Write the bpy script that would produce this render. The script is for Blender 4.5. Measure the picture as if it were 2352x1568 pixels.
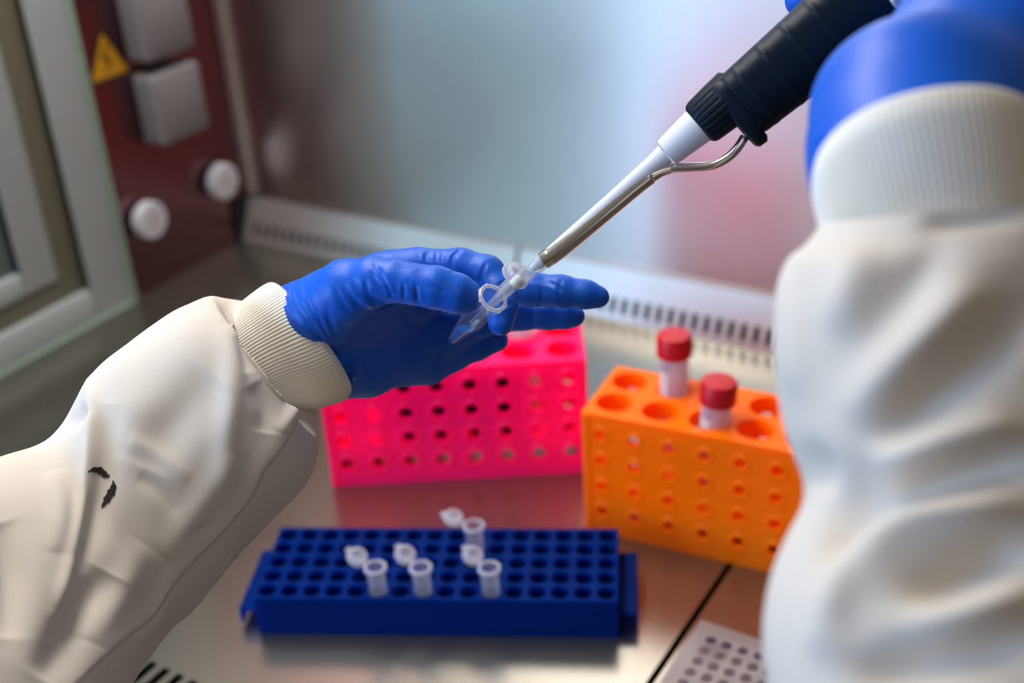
import bpy, bmesh, math, random
import numpy as np
from mathutils import Vector, Matrix

random.seed(4); rng = np.random.default_rng(4)
scene = bpy.context.scene
for o in list(bpy.data.objects): bpy.data.objects.remove(o)
COL = scene.collection

# ------------------------------------------------------------ camera
F = 2850.0; P0 = np.array([1176., 784.]); CAMP = np.array([0., 0., .54])
def _rot(pitch, roll, yaw):
    cy, sy = np.cos(yaw), np.sin(yaw)
    fw = np.array([sy, cy, 0]); r = np.array([cy, -sy, 0]); d = np.array([0, 0, -1.])
    f2 = fw*np.cos(pitch)+d*np.sin(pitch); d2 = d*np.cos(pitch)-fw*np.sin(pitch)
    return np.array([r*np.cos(roll)+d2*np.sin(roll), d2*np.cos(roll)-r*np.sin(roll), f2])
R = _rot(*np.radians([28.34, 3.65, -32.65]))
def at(px, py, d): return CAMP + R.T @ np.array([(px-P0[0])/F, (py-P0[1])/F, 1.])*d
def proj(P):
    q = (np.asarray(P)-CAMP) @ R.T
    return P0 + F*q[..., :2]/q[..., 2:3], q[..., 2]
cam = bpy.data.cameras.new('camera'); camo = bpy.data.objects.new('camera', cam); COL.objects.link(camo)
M = Matrix(((R[0][0], -R[1][0], -R[2][0], CAMP[0]), (R[0][1], -R[1][1], -R[2][1], CAMP[1]), (R[0][2], -R[1][2], -R[2][2], CAMP[2]), (0, 0, 0, 1)))
camo.matrix_world = M
cam.sensor_width = 36; cam.lens = F/2352*36; cam.clip_start = .01; cam.clip_end = 50
cam.dof.use_dof = True; cam.dof.focus_distance = .535; cam.dof.aperture_fstop = 5.2
scene.camera = camo

# ------------------------------------------------------------ world and lights
W = bpy.data.worlds.new('world'); scene.world = W; W.use_nodes = True
bg = W.node_tree.nodes['Background']; bg.inputs[1].default_value = .21
_n = W.node_tree.nodes; _tc = _n.new('ShaderNodeTexCoord'); _sx = _n.new('ShaderNodeSeparateXYZ'); _cr = _n.new('ShaderNodeValToRGB')
W.node_tree.links.new(_tc.outputs['Generated'], _sx.inputs[0]); W.node_tree.links.new(_sx.outputs[2], _cr.inputs[0]); W.node_tree.links.new(_cr.outputs[0], bg.inputs[0])
_cr.color_ramp.elements[0].position = .0; _cr.color_ramp.elements[0].color = (.27, .21, .16, 1)      # dim floor and furniture
_cr.color_ramp.elements[1].position = .55; _cr.color_ramp.elements[1].color = (.62, .56, .52, 1)     # pale ceiling
_e = _cr.color_ramp.elements.new(.08); _e.color = (.50, .38, .28, 1)
def area(name, loc, target, sx, sy, power, color):
    l = bpy.data.lights.new(name, 'AREA'); l.shape = 'RECTANGLE'; l.size = sx; l.size_y = sy; l.energy = power; l.color = color
    o = bpy.data.objects.new(name, l); COL.objects.link(o); o.location = loc
    o.rotation_euler = (Vector(target)-Vector(loc)).to_track_quat('-Z', 'Y').to_euler(); return o
area('cabinet_tube_light', (-.66, .53, .98), (-.60, .56, 0), .75, .16, 8.5, (1, .97, .93))
area('room_window_light', (-1.80, -1.25, .70), (-.45, .9, .3), .85, 1.1, 36, (.38, .62, 1))
area('room_window_light', (-.88, -.95, .60), (-.8, .9, .2), .35, .6, 3.5, (.45, .66, 1))
area('room_ceiling_light', (.8, -.9, 1.9), (-.3, .5, .2), 1.0, 1.0, 3, (1, .88, .76))
scene.view_settings.view_transform = 'Standard'; scene.view_settings.look = 'None'
scene.view_settings.exposure = 0.0; scene.view_settings.gamma = 1; scene.view_settings.use_curve_mapping = False

# ------------------------------------------------------------ materials
def srgb(r, g, b):
    f = lambda c: (c/255/12.92) if c/255 <= .04045 else ((c/255+.055)/1.055)**2.4
    return (f(r), f(g), f(b), 1)
def mat(name, col, rough=.5, metal=0, spec=.5, **kw):
    m = bpy.data.materials.new(name); m.use_nodes = True; nt = m.node_tree; b = nt.nodes['Principled BSDF']
    b.inputs['Base Color'].default_value = col; b.inputs['Roughness'].default_value = rough
    b.inputs['Metallic'].default_value = metal; b.inputs['Specular IOR Level'].default_value = spec
    for k, v in kw.items(): b.inputs[k.replace('_', ' ')].default_value = v
    return m
def N(m, t, **kw):
    n = m.node_tree.nodes.new(t)
    for k, v in kw.items():
        if hasattr(n, k): setattr(n, k, v)
        else: n.inputs[k.replace('_', ' ')].default_value = v
    return n
def L(m, a, b): m.node_tree.links.new(a, b)
def BS(m): return m.node_tree.nodes['Principled BSDF']
def noise_bump(m, scale, strength, dist=.001, detail=3, stretch=None):
    tc = N(m, 'ShaderNodeTexCoord'); mp = N(m, 'ShaderNodeMapping'); L(m, tc.outputs['Object'], mp.inputs[0])
    if stretch: mp.inputs['Scale'].default_value = stretch
    n = N(m, 'ShaderNodeTexNoise'); n.inputs['Scale'].default_value = scale; n.inputs['Detail'].default_value = detail
    L(m, mp.outputs[0], n.inputs['Vector'])
    b = N(m, 'ShaderNodeBump'); b.inputs['Strength'].default_value = strength; b.inputs['Distance'].default_value = dist
    L(m, n.outputs[0], b.inputs['Height']); L(m, b.outputs[0], BS(m).inputs['Normal']); return n, b
def mottle(m, c1, c2, scale, stretch=None, detail=4, lo=.35, hi=.65):
    tc = N(m, 'ShaderNodeTexCoord'); mp = N(m, 'ShaderNodeMapping'); L(m, tc.outputs['Object'], mp.inputs[0])
    if stretch: mp.inputs['Scale'].default_value = stretch
    n = N(m, 'ShaderNodeTexNoise'); n.inputs['Scale'].default_value = scale; n.inputs['Detail'].default_value = detail
    L(m, mp.outputs[0], n.inputs['Vector'])
    r = N(m, 'ShaderNodeValToRGB'); r.color_ramp.elements[0].position = lo; r.color_ramp.elements[1].position = hi
    r.color_ramp.elements[0].color = c1; r.color_ramp.elements[1].color = c2
    L(m, n.outputs[0], r.inputs[0]); L(m, r.outputs[0], BS(m).inputs['Base Color']); return n, r
def translucent(m, col, f):
    nt = m.node_tree; t = N(m, 'ShaderNodeBsdfTranslucent'); t.inputs[0].default_value = col
    mx = N(m, 'ShaderNodeMixShader'); mx.inputs[0].default_value = f
    L(m, BS(m).outputs[0], mx.inputs[1]); L(m, t.outputs[0], mx.inputs[2])
    L(m, mx.outputs[0], nt.nodes['Material Output'].inputs[0]); return m
def hazy(name, tint, haze, rough=.08, ior=1.3, white=(.85, .87, .92, 1)):
    """clear moulded plastic: thin glossy see-through skin with a little milkiness"""
    m = bpy.data.materials.new(name); m.use_nodes = True; nt = m.node_tree; nt.nodes.clear()
    out = N(m, 'ShaderNodeOutputMaterial'); tr = N(m, 'ShaderNodeBsdfTransparent'); tr.inputs[0].default_value = tint
    df = N(m, 'ShaderNodeBsdfDiffuse'); df.inputs[0].default_value = white
    tl = N(m, 'ShaderNodeBsdfTranslucent'); tl.inputs[0].default_value = white
    a = N(m, 'ShaderNodeMixShader'); a.inputs[0].default_value = .5; L(m, df.outputs[0], a.inputs[1]); L(m, tl.outputs[0], a.inputs[2])
    lw = N(m, 'ShaderNodeLayerWeight'); lw.inputs[0].default_value = .25
    mr = N(m, 'ShaderNodeMapRange'); L(m, lw.outputs['Facing'], mr.inputs[0]); mr.inputs['To Min'].default_value = haze; mr.inputs['To Max'].default_value = min(1, haze*2+.02)
    b = N(m, 'ShaderNodeMixShader'); L(m, mr.outputs[0], b.inputs[0]); L(m, tr.outputs[0], b.inputs[1]); L(m, a.outputs[0], b.inputs[2])
    gl = N(m, 'ShaderNodeBsdfGlossy'); gl.inputs['Roughness'].default_value = rough
    pw = N(m, 'ShaderNodeMath', operation='POWER'); L(m, lw.outputs['Facing'], pw.inputs[0]); pw.inputs[1].default_value = 3
    fr = N(m, 'ShaderNodeMapRange'); L(m, pw.outputs[0], fr.inputs[0]); fr.inputs['To Min'].default_value = ((ior-1)/(ior+1))**2; fr.inputs['To Max'].default_value = .20
    c = N(m, 'ShaderNodeMixShader'); L(m, fr.outputs[0], c.inputs[0]); L(m, b.outputs[0], c.inputs[1]); L(m, gl.outputs[0], c.inputs[2])
    L(m, c.outputs[0], out.inputs[0]); return m
def steel(name, col, rough, aniso=0, axis='Z', streak=(1, 1, 60), sb=.15, rot=0.0):
    m = mat(name, col, rough, 1)
    n, b = noise_bump(m, 40, sb, .0004, 3, streak)
    if aniso:
        t = N(m, 'ShaderNodeTangent'); t.direction_type = 'RADIAL'; t.axis = axis
        L(m, t.outputs[0], BS(m).inputs['Tangent']); BS(m).inputs['Anisotropic'].default_value = aniso; BS(m).inputs['Anisotropic Rotation'].default_value = rot
    tc = N(m, 'ShaderNodeTexCoord'); n2 = N(m, 'ShaderNodeTexNoise'); n2.inputs['Scale'].default_value = 6; L(m, tc.outputs['Object'], n2.inputs['Vector'])
    mr = N(m, 'ShaderNodeMapRange'); L(m, n2.outputs[0], mr.inputs[0]); mr.inputs['To Min'].default_value = rough*.8; mr.inputs['To Max'].default_value = rough*1.25
    L(m, mr.outputs[0], BS(m).inputs['Roughness']); return m
MT = {}
MT['wall'] = steel('brushed_steel_wall', (.76, .71, .68, 1), .32, .75, 'Z', (60, 1, 1.5), .03, .25)
MT['side'] = steel('red_reflection_steel_side', (.22, .11, .12, 1), .24, 0, 'Z', (1, 1, 30), .05)  # polished steel; dark red base imitates the red reflected in it
MT['top'] = steel('steel_worktop', (.31, .30, .26, 1), .24, 0, 'Z', (1, 30, 1), .05); BS(MT['top']).inputs['Metallic'].default_value = .9
MT['strip'] = steel('steel_vent_strip', (.66, .62, .58, 1), .40, 0, 'Z', (1, 1, 30), .05)
BS(MT['strip']).inputs['Metallic'].default_value = .82
MT['black'] = mat('black_gap', (.004, .004, .004, 1), .8)
MT['frame'] = mat('white_lacquer_frame', srgb(168, 176, 176), .35)
MT['gasket'] = mat('olive_grey_gasket', srgb(112, 110, 92), .5)
MT['seal'] = mat('pale_green_seal', srgb(150, 176, 158), .35)
MT['pane'] = hazy('side_pane_glass', (.75, .85, .80, 1), .25, .02, 1.45, (.30, .34, .30, 1))
MT['socket'] = mat('grey_plastic_socket', srgb(124, 121, 122), .4)
MT['yellow'] = mat('warning_yellow', srgb(190, 136, 0), .5)
MT['blackprint'] = mat('black_print', srgb(28, 22, 12), .5)
MT['knob'] = mat('white_plastic_knob', srgb(196, 196, 202), .35)
MT['knobmark'] = mat('knob_mark', srgb(176, 160, 150), .5)
g = MT['glove'] = mat('blue_nitrile_glove', (.004, .112, .64, 1), .45, 0, .34)
BS(g).inputs['Sheen Weight'].default_value = .04; BS(g).inputs['Sheen Tint'].default_value = (.5, .55, 1, 1)
noise_bump(g, 900, .22, .0004, 2)
f = MT['coat'] = mat('off_white_twill', srgb(224, 215, 203), .9, 0, .15)
tc = N(f, 'ShaderNodeTexCoord'); mp = N(f, 'ShaderNodeMapping'); mp.inputs['Rotation'].default_value = (0, 0, -.35); L(f, tc.outputs['UV'], mp.inputs[0])
wv = N(f, 'ShaderNodeTexWave'); wv.inputs['Scale'].default_value = 500; wv.inputs['Distortion'].default_value = .15; wv.inputs['Detail'].default_value = 2; L(f, mp.outputs[0], wv.inputs['Vector'])
nz = N(f, 'ShaderNodeTexNoise'); nz.inputs['Scale'].default_value = 90; nz.inputs['Detail'].default_value = 4; L(f, tc.outputs['Object'], nz.inputs['Vector'])
ad = N(f, 'ShaderNodeMath', operation='MULTIPLY_ADD'); L(f, nz.outputs[0], ad.inputs[0]); ad.inputs[1].default_value = 1.5; L(f, wv.outputs[0], ad.inputs[2])
bp = N(f, 'ShaderNodeBump'); bp.inputs['Strength'].default_value = .22; bp.inputs['Distance'].default_value = .00015; L(f, ad.outputs[0], bp.inputs['Height']); L(f, bp.outputs[0], BS(f).inputs['Normal'])
c = MT['cuff'] = mat('cream_rib_knit', srgb(238, 230, 214), .95, 0, .1)
noise_bump(c, 900, .25, .0003, 3)
stn = mottle(c, srgb(247, 241, 228), srgb(246, 231, 205), 22, None, 3, .55, .75)
def rackmat(name, col, tcol, f, rough=.32, spec=.4):
    m = mat(name, col, rough, 0, spec)
    # dyed fluorescent plastic returns more red light than it receives as red
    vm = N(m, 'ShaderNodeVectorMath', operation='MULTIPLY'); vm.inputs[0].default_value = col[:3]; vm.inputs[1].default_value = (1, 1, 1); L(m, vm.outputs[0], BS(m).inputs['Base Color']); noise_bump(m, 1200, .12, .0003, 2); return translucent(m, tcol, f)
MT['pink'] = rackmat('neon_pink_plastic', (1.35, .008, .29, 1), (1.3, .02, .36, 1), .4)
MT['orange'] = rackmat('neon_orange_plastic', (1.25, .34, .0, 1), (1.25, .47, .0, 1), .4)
MT['blue'] = rackmat('deep_blue_plastic', (.0, .034, .23, 1), (.0, .20, .85, 1), .5, .4, .08)
MT['clear'] = hazy('clear_polypropylene', (.97, .98, .99, 1), .02, .10, 1.36)
MT['milky'] = hazy('milky_polypropylene', (.95, .95, .98, 1), .42, .15, 1.4, (.95, .94, 1, 1))
MT['semi'] = hazy('semi_clear_polypropylene', (.93, .95, 1, 1), .14, .12, 1.4)
MT['tipclear'] = hazy('tip_polypropylene', (.94, .95, .97, 1), .15, .08, 1.34)
MT['filter'] = mat('cream_filter', srgb(240, 235, 218), .9)
lq = MT['liquid'] = mat('blue_liquid', srgb(0, 96, 186), .3, 0, .1); translucent(lq, srgb(0, 140, 225), .2)
MT['redcap'] = mat('red_cap_plastic', srgb(214, 12, 30), .42); noise_bump(MT['redcap'], 500, .1, .0003)
MT['label'] = mat('white_label', srgb(226, 220, 214), .6)
MT['ink'] = mat('blue_print', srgb(70, 80, 170), .6)
MT['navy'] = mat('dark_navy_grip', srgb(6, 25, 38), .48, 0, .22); noise_bump(MT['navy'], 1500, .12, .0003)
MT['wpl'] = mat('white_shaft_plastic', srgb(232, 232, 236), .35)
MT['chrome'] = steel('polished_ejector_steel', (.95, .90, .84, 1), .2, 0, 'Z', (1, 1, 4), .04)
MT['plate'] = hazy('clear_well_plate', (.9, .88, .9, 1), .40, .12, 1.4, (.70, .60, .58, 1))
MT['purple'] = mat('purple_stain', srgb(52, 8, 66), .3)
MT['darkblue'] = mat('dark_blue_tube', srgb(26, 18, 92), .4); MT['nearblack'] = mat('black_tube', srgb(20, 8, 18), .4)
MT['stain'] = mat('black_thread_mark', srgb(34, 32, 34), .9)
MT['skin'] = mat('skin', srgb(200, 150, 125), .6)

# ------------------------------------------------------------ helpers
def tag(o, label=None, cat=None, group=None, kind=None):
    if label: o['label'] = label
    if cat: o['category'] = cat
    if group: o['group'] = group
    if kind: o['kind'] = kind
    return o
def empty(name, loc=(0, 0, 0), rz=0):
    o = bpy.data.objects.new(name, None); COL.objects.link(o); o.location = loc; o.rotation_euler = (0, 0, rz); o.empty_display_size = .01
    return o
def link(name, me, m, parent=None, smooth=True):
    if m: me.materials.append(m)
    o = bpy.data.objects.new(name, me); COL.objects.link(o)
    if parent: o.parent = parent
    if smooth:
        me.polygons.foreach_set('use_smooth', [True]*len(me.polygons))
    return o
def obj(name, bm, m, parent=None, smooth=True, sharp=35):
    bmesh.ops.remove_doubles(bm, verts=bm.verts, dist=1e-6)
    bmesh.ops.recalc_face_normals(bm, faces=bm.faces)
    me = bpy.data.meshes.new(name); bm.to_mesh(me); bm.free()
    o = link(name, me, m, parent, smooth)
    if smooth and sharp: me.set_sharp_from_angle(angle=math.radians(sharp))
    return o
def box(bm, x0, x1, y0, y1, z0, z1, bev=0, seg=2, mtx=None):
    r = bmesh.ops.create_cube(bm, size=1)['verts']
    for v in r: v.co = Vector((x0+(v.co.x+.5)*(x1-x0), y0+(v.co.y+.5)*(y1-y0), z0+(v.co.z+.5)*(z1-z0)))
    if bev:
        es = list({e for v in r for e in v.link_edges})
        r = bmesh.ops.bevel(bm, geom=es, offset=bev, segments=seg, affect='EDGES', profile=.5)['verts']
        r = [v for v in r]
    if mtx:
        for v in {v for v in r}: v.co = mtx @ v.co
    return r
def lathe(bm, prof, n=32, mtx=None, close=False):
    """prof: list of (radius, height); revolve around Z"""
    rings = []
    for r, z in prof:
        if r < 1e-7: rings.append([bm.verts.new((0, 0, z))])
        else: rings.append([bm.verts.new((r*math.cos(2*math.pi*i/n), r*math.sin(2*math.pi*i/n), z)) for i in range(n)])
    pr = list(zip(rings, rings[1:])) + ([(rings[-1], rings[0])] if close else [])
    for a, b in pr:
        for i in range(n):
            j = (i+1) % n
            if len(a) == 1 and len(b) == 1: continue
            if len(a) == 1: bm.faces.new((a[0], b[j], b[i]))
            elif len(b) == 1: bm.faces.new((a[i], a[j], b[0]))
            else: bm.faces.new((a[i], a[j], b[j], b[i]))
    vs = [v for r in rings for v in r]
    if mtx:
        for v in vs: v.co = mtx @ v.co
    return vs
def frame_z(o, zdir, xhint=(0, 0, 1)):
    """matrix with local Z along zdir, local X near xhint"""
    z = Vector(zdir).normalized(); x = Vector(xhint); x = (x-z*x.dot(z)).normalized(); y = z.cross(x)
    return Matrix(((x.x, y.x, z.x, o[0]), (x.y, y.y, z.y, o[1]), (x.z, y.z, z.z, o[2]), (0, 0, 0, 1)))
def panel(bm, O, U, V, w, h, us, vs, r, t, n=5, ry=None, skirt=0, collar=0):
    if collar:
        for cu in us:
            for cv in vs:
                Mx = Matrix(((U[0], V[0], 0, 0), (U[1], V[1], 0, 0), (U[2], V[2], 0, 0), (0, 0, 0, 1))); c3 = Vector(U).cross(Vector(V)); Mx[0][2], Mx[1][2], Mx[2][2] = c3
                Mx = Matrix.Translation(Vector(O)+Vector(U)*cu+Vector(V)*cv) @ Mx
                lathe(bm, [(r*1.02, -.0002), (r*1.02, .0006), (r*collar, .0007), (r*collar+.0006, -.0002)], 20, Mx, True)
    """flat sheet w x h with a grid of round holes at us x vs, thickness t along U x V; skirt = depth of hole sleeves"""
    O, U, V = Vector(O), Vector(U).normalized(), Vector(V).normalized(); Nn = U.cross(V)
    if ry is None: ry = r
    ub = [0]+[(a+b)/2 for a, b in zip(us, us[1:])]+[w]; vb = [0]+[(a+b)/2 for a, b in zip(vs, vs[1:])]+[h]
    P = lambda u, v, k: bm.verts.new(O+U*u+V*v+Nn*k)
    for i, cu in enumerate(us):
        for j, cv in enumerate(vs):
            a0, a1, b0, b1 = ub[i], ub[i+1], vb[j], vb[j+1]
            bd = [(a0+(a1-a0)*k/n, b0) for k in range(n)]+[(a1, b0+(b1-b0)*k/n) for k in range(n)]+[(a1-(a1-a0)*k/n, b1) for k in range(n)]+[(a0, b1-(b1-b0)*k/n) for k in range(n)]
            m = len(bd); ci = []
            for q in range(m):
                # even angles around the hole, matched to the cell corners
                ang = math.pi*1.25+2*math.pi*q/m
                ci.append((cu+r*math.cos(ang), cv+ry*math.sin(ang)))
            T = [P(u, v, 0) for u, v in bd]; Bt = [P(u, v, -t) for u, v in bd]
            dep = max(t, skirt)
            Ct = [P(u, v, 0) for u, v in ci]; Cb = [P(u, v, -dep) for u, v in ci]
            for q in range(m):
                s = (q+1) % m
                bm.faces.new((T[q], T[s], Ct[s], Ct[q]))
                bm.faces.new((Ct[q], Ct[s], Cb[s], Cb[q]))
            if skirt > t:
                Co = [P(cu+(u-cu)*1.09, cv+(v-cv)*1.09, -dep) for u, v in ci]; Cm = [P(cu+(u-cu)*1.09, cv+(v-cv)*1.09, -t) for u, v in ci]
                for q in range(m):
                    s = (q+1) % m
                    bm.faces.new((Cb[q], Cb[s], Co[s], Co[q])); bm.faces.new((Co[q], Co[s], Cm[s], Cm[q])); bm.faces.new((Cm[q], Cm[s], Bt[s], Bt[q]))
            else:
                for q in range(m):
                    s = (q+1) % m; bm.faces.new((Cb[q], Cb[s], Bt[s], Bt[q]))
            if i == 0:
                for q in range(3*n, 4*n): s = (q+1) % m; bm.faces.new((T[s], T[q], Bt[q], Bt[s]))
            if i == len(us)-1:
                for q in range(n, 2*n): s = (q+1) % m; bm.faces.new((T[s], T[q], Bt[q], Bt[s]))
            if j == 0:
                for q in range(0, n): s = (q+1) % m; bm.faces.new((T[s], T[q], Bt[q], Bt[s]))
            if j == len(vs)-1:
                for q in range(2*n, 3*n): s = (q+1) % m; bm.faces.new((T[s], T[q], Bt[q], Bt[s]))
def tube_path(bm, pts, rad, n=16, cap=True):
    pts = [Vector(p) for p in pts]; rings = []; up = Vector((.3, .2, 1))
    for i, p in enumerate(pts):
        t = (pts[min(i+1, len(pts)-1)]-pts[max(i-1, 0)]).normalized(); x = (up-t*up.dot(t)).normalized(); up = x; y = t.cross(x)
        r = rad[i] if hasattr(rad, '__len__') else rad
        rings.append([bm.verts.new(p+(x*math.cos(a)+y*math.sin(a))*r) for a in [2*math.pi*k/n for k in range(n)]])
    for a, b in zip(rings, rings[1:]):
        for i in range(n): bm.faces.new((a[i], a[(i+1) % n], b[(i+1) % n], b[i]))
    if cap: bm.faces.new(rings[0]); bm.faces.new(rings[-1])
def crom(P, m):
    """Catmull-Rom resample of rows P to m rows"""
    P = np.asarray(P, float); n = len(P); t = np.linspace(0, n-1, m); out = []
    for s in t:
        i = min(int(s), n-2); f = s-i
        p0, p1, p2, p3 = P[max(i-1, 0)], P[i], P[i+1], P[min(i+2, n-1)]
        out.append(.5*((2*p1)+(-p0+p2)*f+(2*p0-5*p1+4*p2-p3)*f*f+(-p0+3*p1-3*p2+p3)*f**3))
    return np.array(out)

# ------------------------------------------------------------ body modelling: distance fields meshed as one skin
def smin(a, b, k):
    h = np.clip(.5+.5*(b-a)/k, 0, 1); return b*(1-h)+a*h-k*h*(1-h)
def capsule(G, a, b, ra, rb):
    a = np.asarray(a); b = np.asarray(b); ab = b-a; l2 = max(float(ab@ab), 1e-12)
    t = np.clip(((G[0]-a[0])*ab[0]+(G[1]-a[1])*ab[1]+(G[2]-a[2])*ab[2])/l2, 0, 1)
    d = np.sqrt((G[0]-a[0]-t*ab[0])**2+(G[1]-a[1]-t*ab[1])**2+(G[2]-a[2]-t*ab[2])**2)
    return d-(ra+(rb-ra)*t)
def surface_nets(field, lo, h):
    s = field < 0; nx, ny, nz = field.shape
    c = np.zeros((nx-1, ny-1, nz-1), np.uint8)
    for dx in (0, 1):
        for dy in (0, 1):
            for dz in (0, 1): c += s[dx:nx-1+dx, dy:ny-1+dy, dz:nz-1+dz]
    act = (c > 0) & (c < 8); idx = -np.ones(act.shape, np.int64); cells = np.argwhere(act); idx[act] = np.arange(len(cells))
    acc = np.zeros((len(cells), 3)); cnt = np.zeros(len(cells))
    corners = [(x, y, z) for x in (0, 1) for y in (0, 1) for z in (0, 1)]
    for i, a in enumerate(corners):
        for b in corners[i+1:]:
            if sum(abs(p-q) for p, q in zip(a, b)) != 1: continue
            fa = field[cells[:, 0]+a[0], cells[:, 1]+a[1], cells[:, 2]+a[2]]; fb = field[cells[:, 0]+b[0], cells[:, 1]+b[1], cells[:, 2]+b[2]]
            m = (fa < 0) != (fb < 0); t = np.where(m, fa/np.where(fa-fb == 0, 1, fa-fb), 0)
            acc += np.where(m[:, None], np.array(a)+(np.array(b)-np.array(a))*t[:, None], 0); cnt += m
    V = (cells+acc/cnt[:, None])*h+lo; Q = []
    for ax in range(3):
        sl = [slice(1, -1)]*3; a0 = list(sl); a1 = list(sl); a0[ax] = slice(0, -1); a1[ax] = slice(1, None)
        A = s[tuple(a0)]; B = s[tuple(a1)]; e = np.argwhere(A != B)
        if not len(e): continue
        flip = A[tuple(e.T)]; base = e+1; base[:, ax] -= 1
        u, v = [(1, 2), (2, 0), (0, 1)][ax]
        def cell(du, dv):
            q = base.copy(); q[:, u] -= du; q[:, v] -= dv; return idx[tuple(q.T)]
        q = np.stack([cell(1, 1), cell(0, 1), cell(0, 0), cell(1, 0)], 1); q[~flip] = q[~flip][:, ::-1]; Q.append(q)
    return V, np.concatenate(Q)
def mesh_np(name, V, Q):
    me = bpy.data.meshes.new(name); me.vertices.add(len(V)); me.vertices.foreach_set('co', V.astype(np.float32).ravel())
    n = Q.shape[1]; me.loops.add(len(Q)*n); me.loops.foreach_set('vertex_index', Q.astype(np.int32).ravel())
    me.polygons.add(len(Q)); me.polygons.foreach_set('loop_start', np.arange(0, len(Q)*n, n, dtype=np.int32)); me.update(calc_edges=True); me.validate(); return me
def normals_np(V, Q):
    fn = np.cross(V[Q[:, 2]]-V[Q[:, 0]], V[Q[:, 3]]-V[Q[:, 1]]); nn = np.zeros_like(V)
    for k in range(4): np.add.at(nn, Q[:, k], fn)
    return nn/np.maximum(np.linalg.norm(nn, axis=1, keepdims=True), 1e-12)
def relax(V, Q, it, lam=.5):
    E_ = np.concatenate([Q[:, [0, 1]], Q[:, [1, 2]], Q[:, [2, 3]], Q[:, [3, 0]]])
    for _ in range(it):
        s = np.zeros_like(V); c = np.zeros(len(V))
        np.add.at(s, E_[:, 0], V[E_[:, 1]]); np.add.at(c, E_[:, 0], 1); np.add.at(s, E_[:, 1], V[E_[:, 0]]); np.add.at(c, E_[:, 1], 1)
        V = V+(s/c[:, None]-V)*lam
    return V
def sculpt(V, Q, strokes, tol=.004):
    """push the skin in or out along drawn folds: each stroke = (polyline, width px, height m, profile)"""
    nn = normals_np(V, Q); xy, d = proj(V); facing = ((nn*(V-CAMP)).sum(1) < 0)
    key = (xy//6).astype(int); mn = {}
    for (a, b), z, f_ in zip(map(tuple, key), d, facing):
        if f_ and z < mn.get((a, b), 9): mn[(a, b)] = z
    ref = np.array([mn.get(tuple(k), 9) for k in key]); vis = facing & (d < ref+tol)
    disp = np.zeros(len(V))
    for poly, w, h, prof in strokes:
        p = crom(poly, max(8, 6*len(poly))) if len(poly) > 2 else crom(poly, 8)
        lo, hi = p.min(0)-4*w, p.max(0)+4*w
        sel = np.where(vis & (xy[:, 0] > lo[0]) & (xy[:, 0] < hi[0]) & (xy[:, 1] > lo[1]) & (xy[:, 1] < hi[1]))[0]
        if not len(sel): continue
        X = xy[sel]; best = np.full(len(sel), 1e9); sd = np.zeros(len(sel)); tt = np.zeros(len(sel)); m = len(p)-1
        for k in range(m):
            a, b = p[k], p[k+1]; ab = b-a; t = np.clip(((X-a)@ab)/(ab@ab+1e-9), 0, 1); q = X-a-t[:, None]*ab
            dd = np.hypot(q[:, 0], q[:, 1]); u = dd < best; best[u] = dd[u]; tt[u] = (k+t[u])/m
            sd[u] = (np.sign(ab[0]*q[:, 1]-ab[1]*q[:, 0])*dd)[u]
        tap = np.sin(np.pi*np.clip(tt, .02, .98))**.6
        if prof == 'ridge': v = np.exp(-(sd/w)**2)
        elif prof == 'crease': v = -np.exp(-(sd/w)**2)+.45*np.exp(-((sd-2*w)/(1.2*w))**2)+.3*np.exp(-((sd+2*w)/(1.2*w))**2)
        elif prof == 'step': v = np.where(sd > 0, np.exp(-(sd/(5*w))**2), -np.exp(-(sd/(1.0*w))**2)*.9)*np.clip(np.abs(sd)/(.4*w), 0, 1)
        else: v = np.exp(-(sd/w)**2)
        disp[sel] += h*v*tap
    return V+nn*disp[:, None]
def field_mesh(parts_fn, lo, hi, h):
    lo = np.array(lo); hi = np.array(hi); n = np.ceil((hi-lo)/h).astype(int)+1
    G = np.meshgrid(*[(lo[i]+h*np.arange(n[i])).astype(np.float32) for i in range(3)], indexing='ij')
    return surface_nets(parts_fn(G), lo, h)

# ============================================================ THE CABINET
XL, YB = -.94, .943
def S(name, bm, m, parent=None, smooth=False): 
    o = obj(name, bm, m, parent, smooth)
    if not parent: o['kind'] = 'structure'
    return o
bm = bmesh.new(); box(bm, XL, 1.1, YB, YB+.012, -.05, 1.25); wall_back = S('wall_back', bm, MT['wall'])
bm = bmesh.new(); box(bm, XL-.012, XL, .7405, YB+.012, -.05, 1.25); box(bm, XL-.012, XL, -.05, .7405, -.05, 0); S('wall_left', bm, MT['side'])
bm = bmesh.new(); box(bm, XL, 1.1, -.05, YB, -.056, -.05); S('floor', bm, MT['side'])
# side window in the left wall: two stepped white frames around the pane
def ring(bm, ya, yb, za, zb, wv, wb, x0, x1, bev=.002):
    """frame lying in the left wall: outer opening ya..yb, za..zb, stile width wv, rail width wb"""
    box(bm, x0, x1, yb-wv, yb, za, zb, bev); box(bm, x0, x1, ya, ya+wv, za, zb, bev)
    box(bm, x0, x1, ya+wv, yb-wv, za, za+wb, bev); box(bm, x0, x1, ya+wv, yb-wv, zb-wb, zb, bev)
WIN = empty('window_1', (XL, .4, 0)); WIN['kind'] = 'structure'
def wp(name, m, f):
    bm = bmesh.new(); f(bm)
    for v in bm.verts: v.co -= Vector((XL, .4, 0))
    return obj(name, bm, m, WIN, True)
wp('window_frame', MT['frame'], lambda b: ring(b, .02, .752, 0, .95, .046, .034, XL-.012, XL+.006))
wp('gasket', MT['gasket'], lambda b: ring(b, .066, .706, .034, .916, .030, .024, XL-.012, XL-.001, .001))
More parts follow.
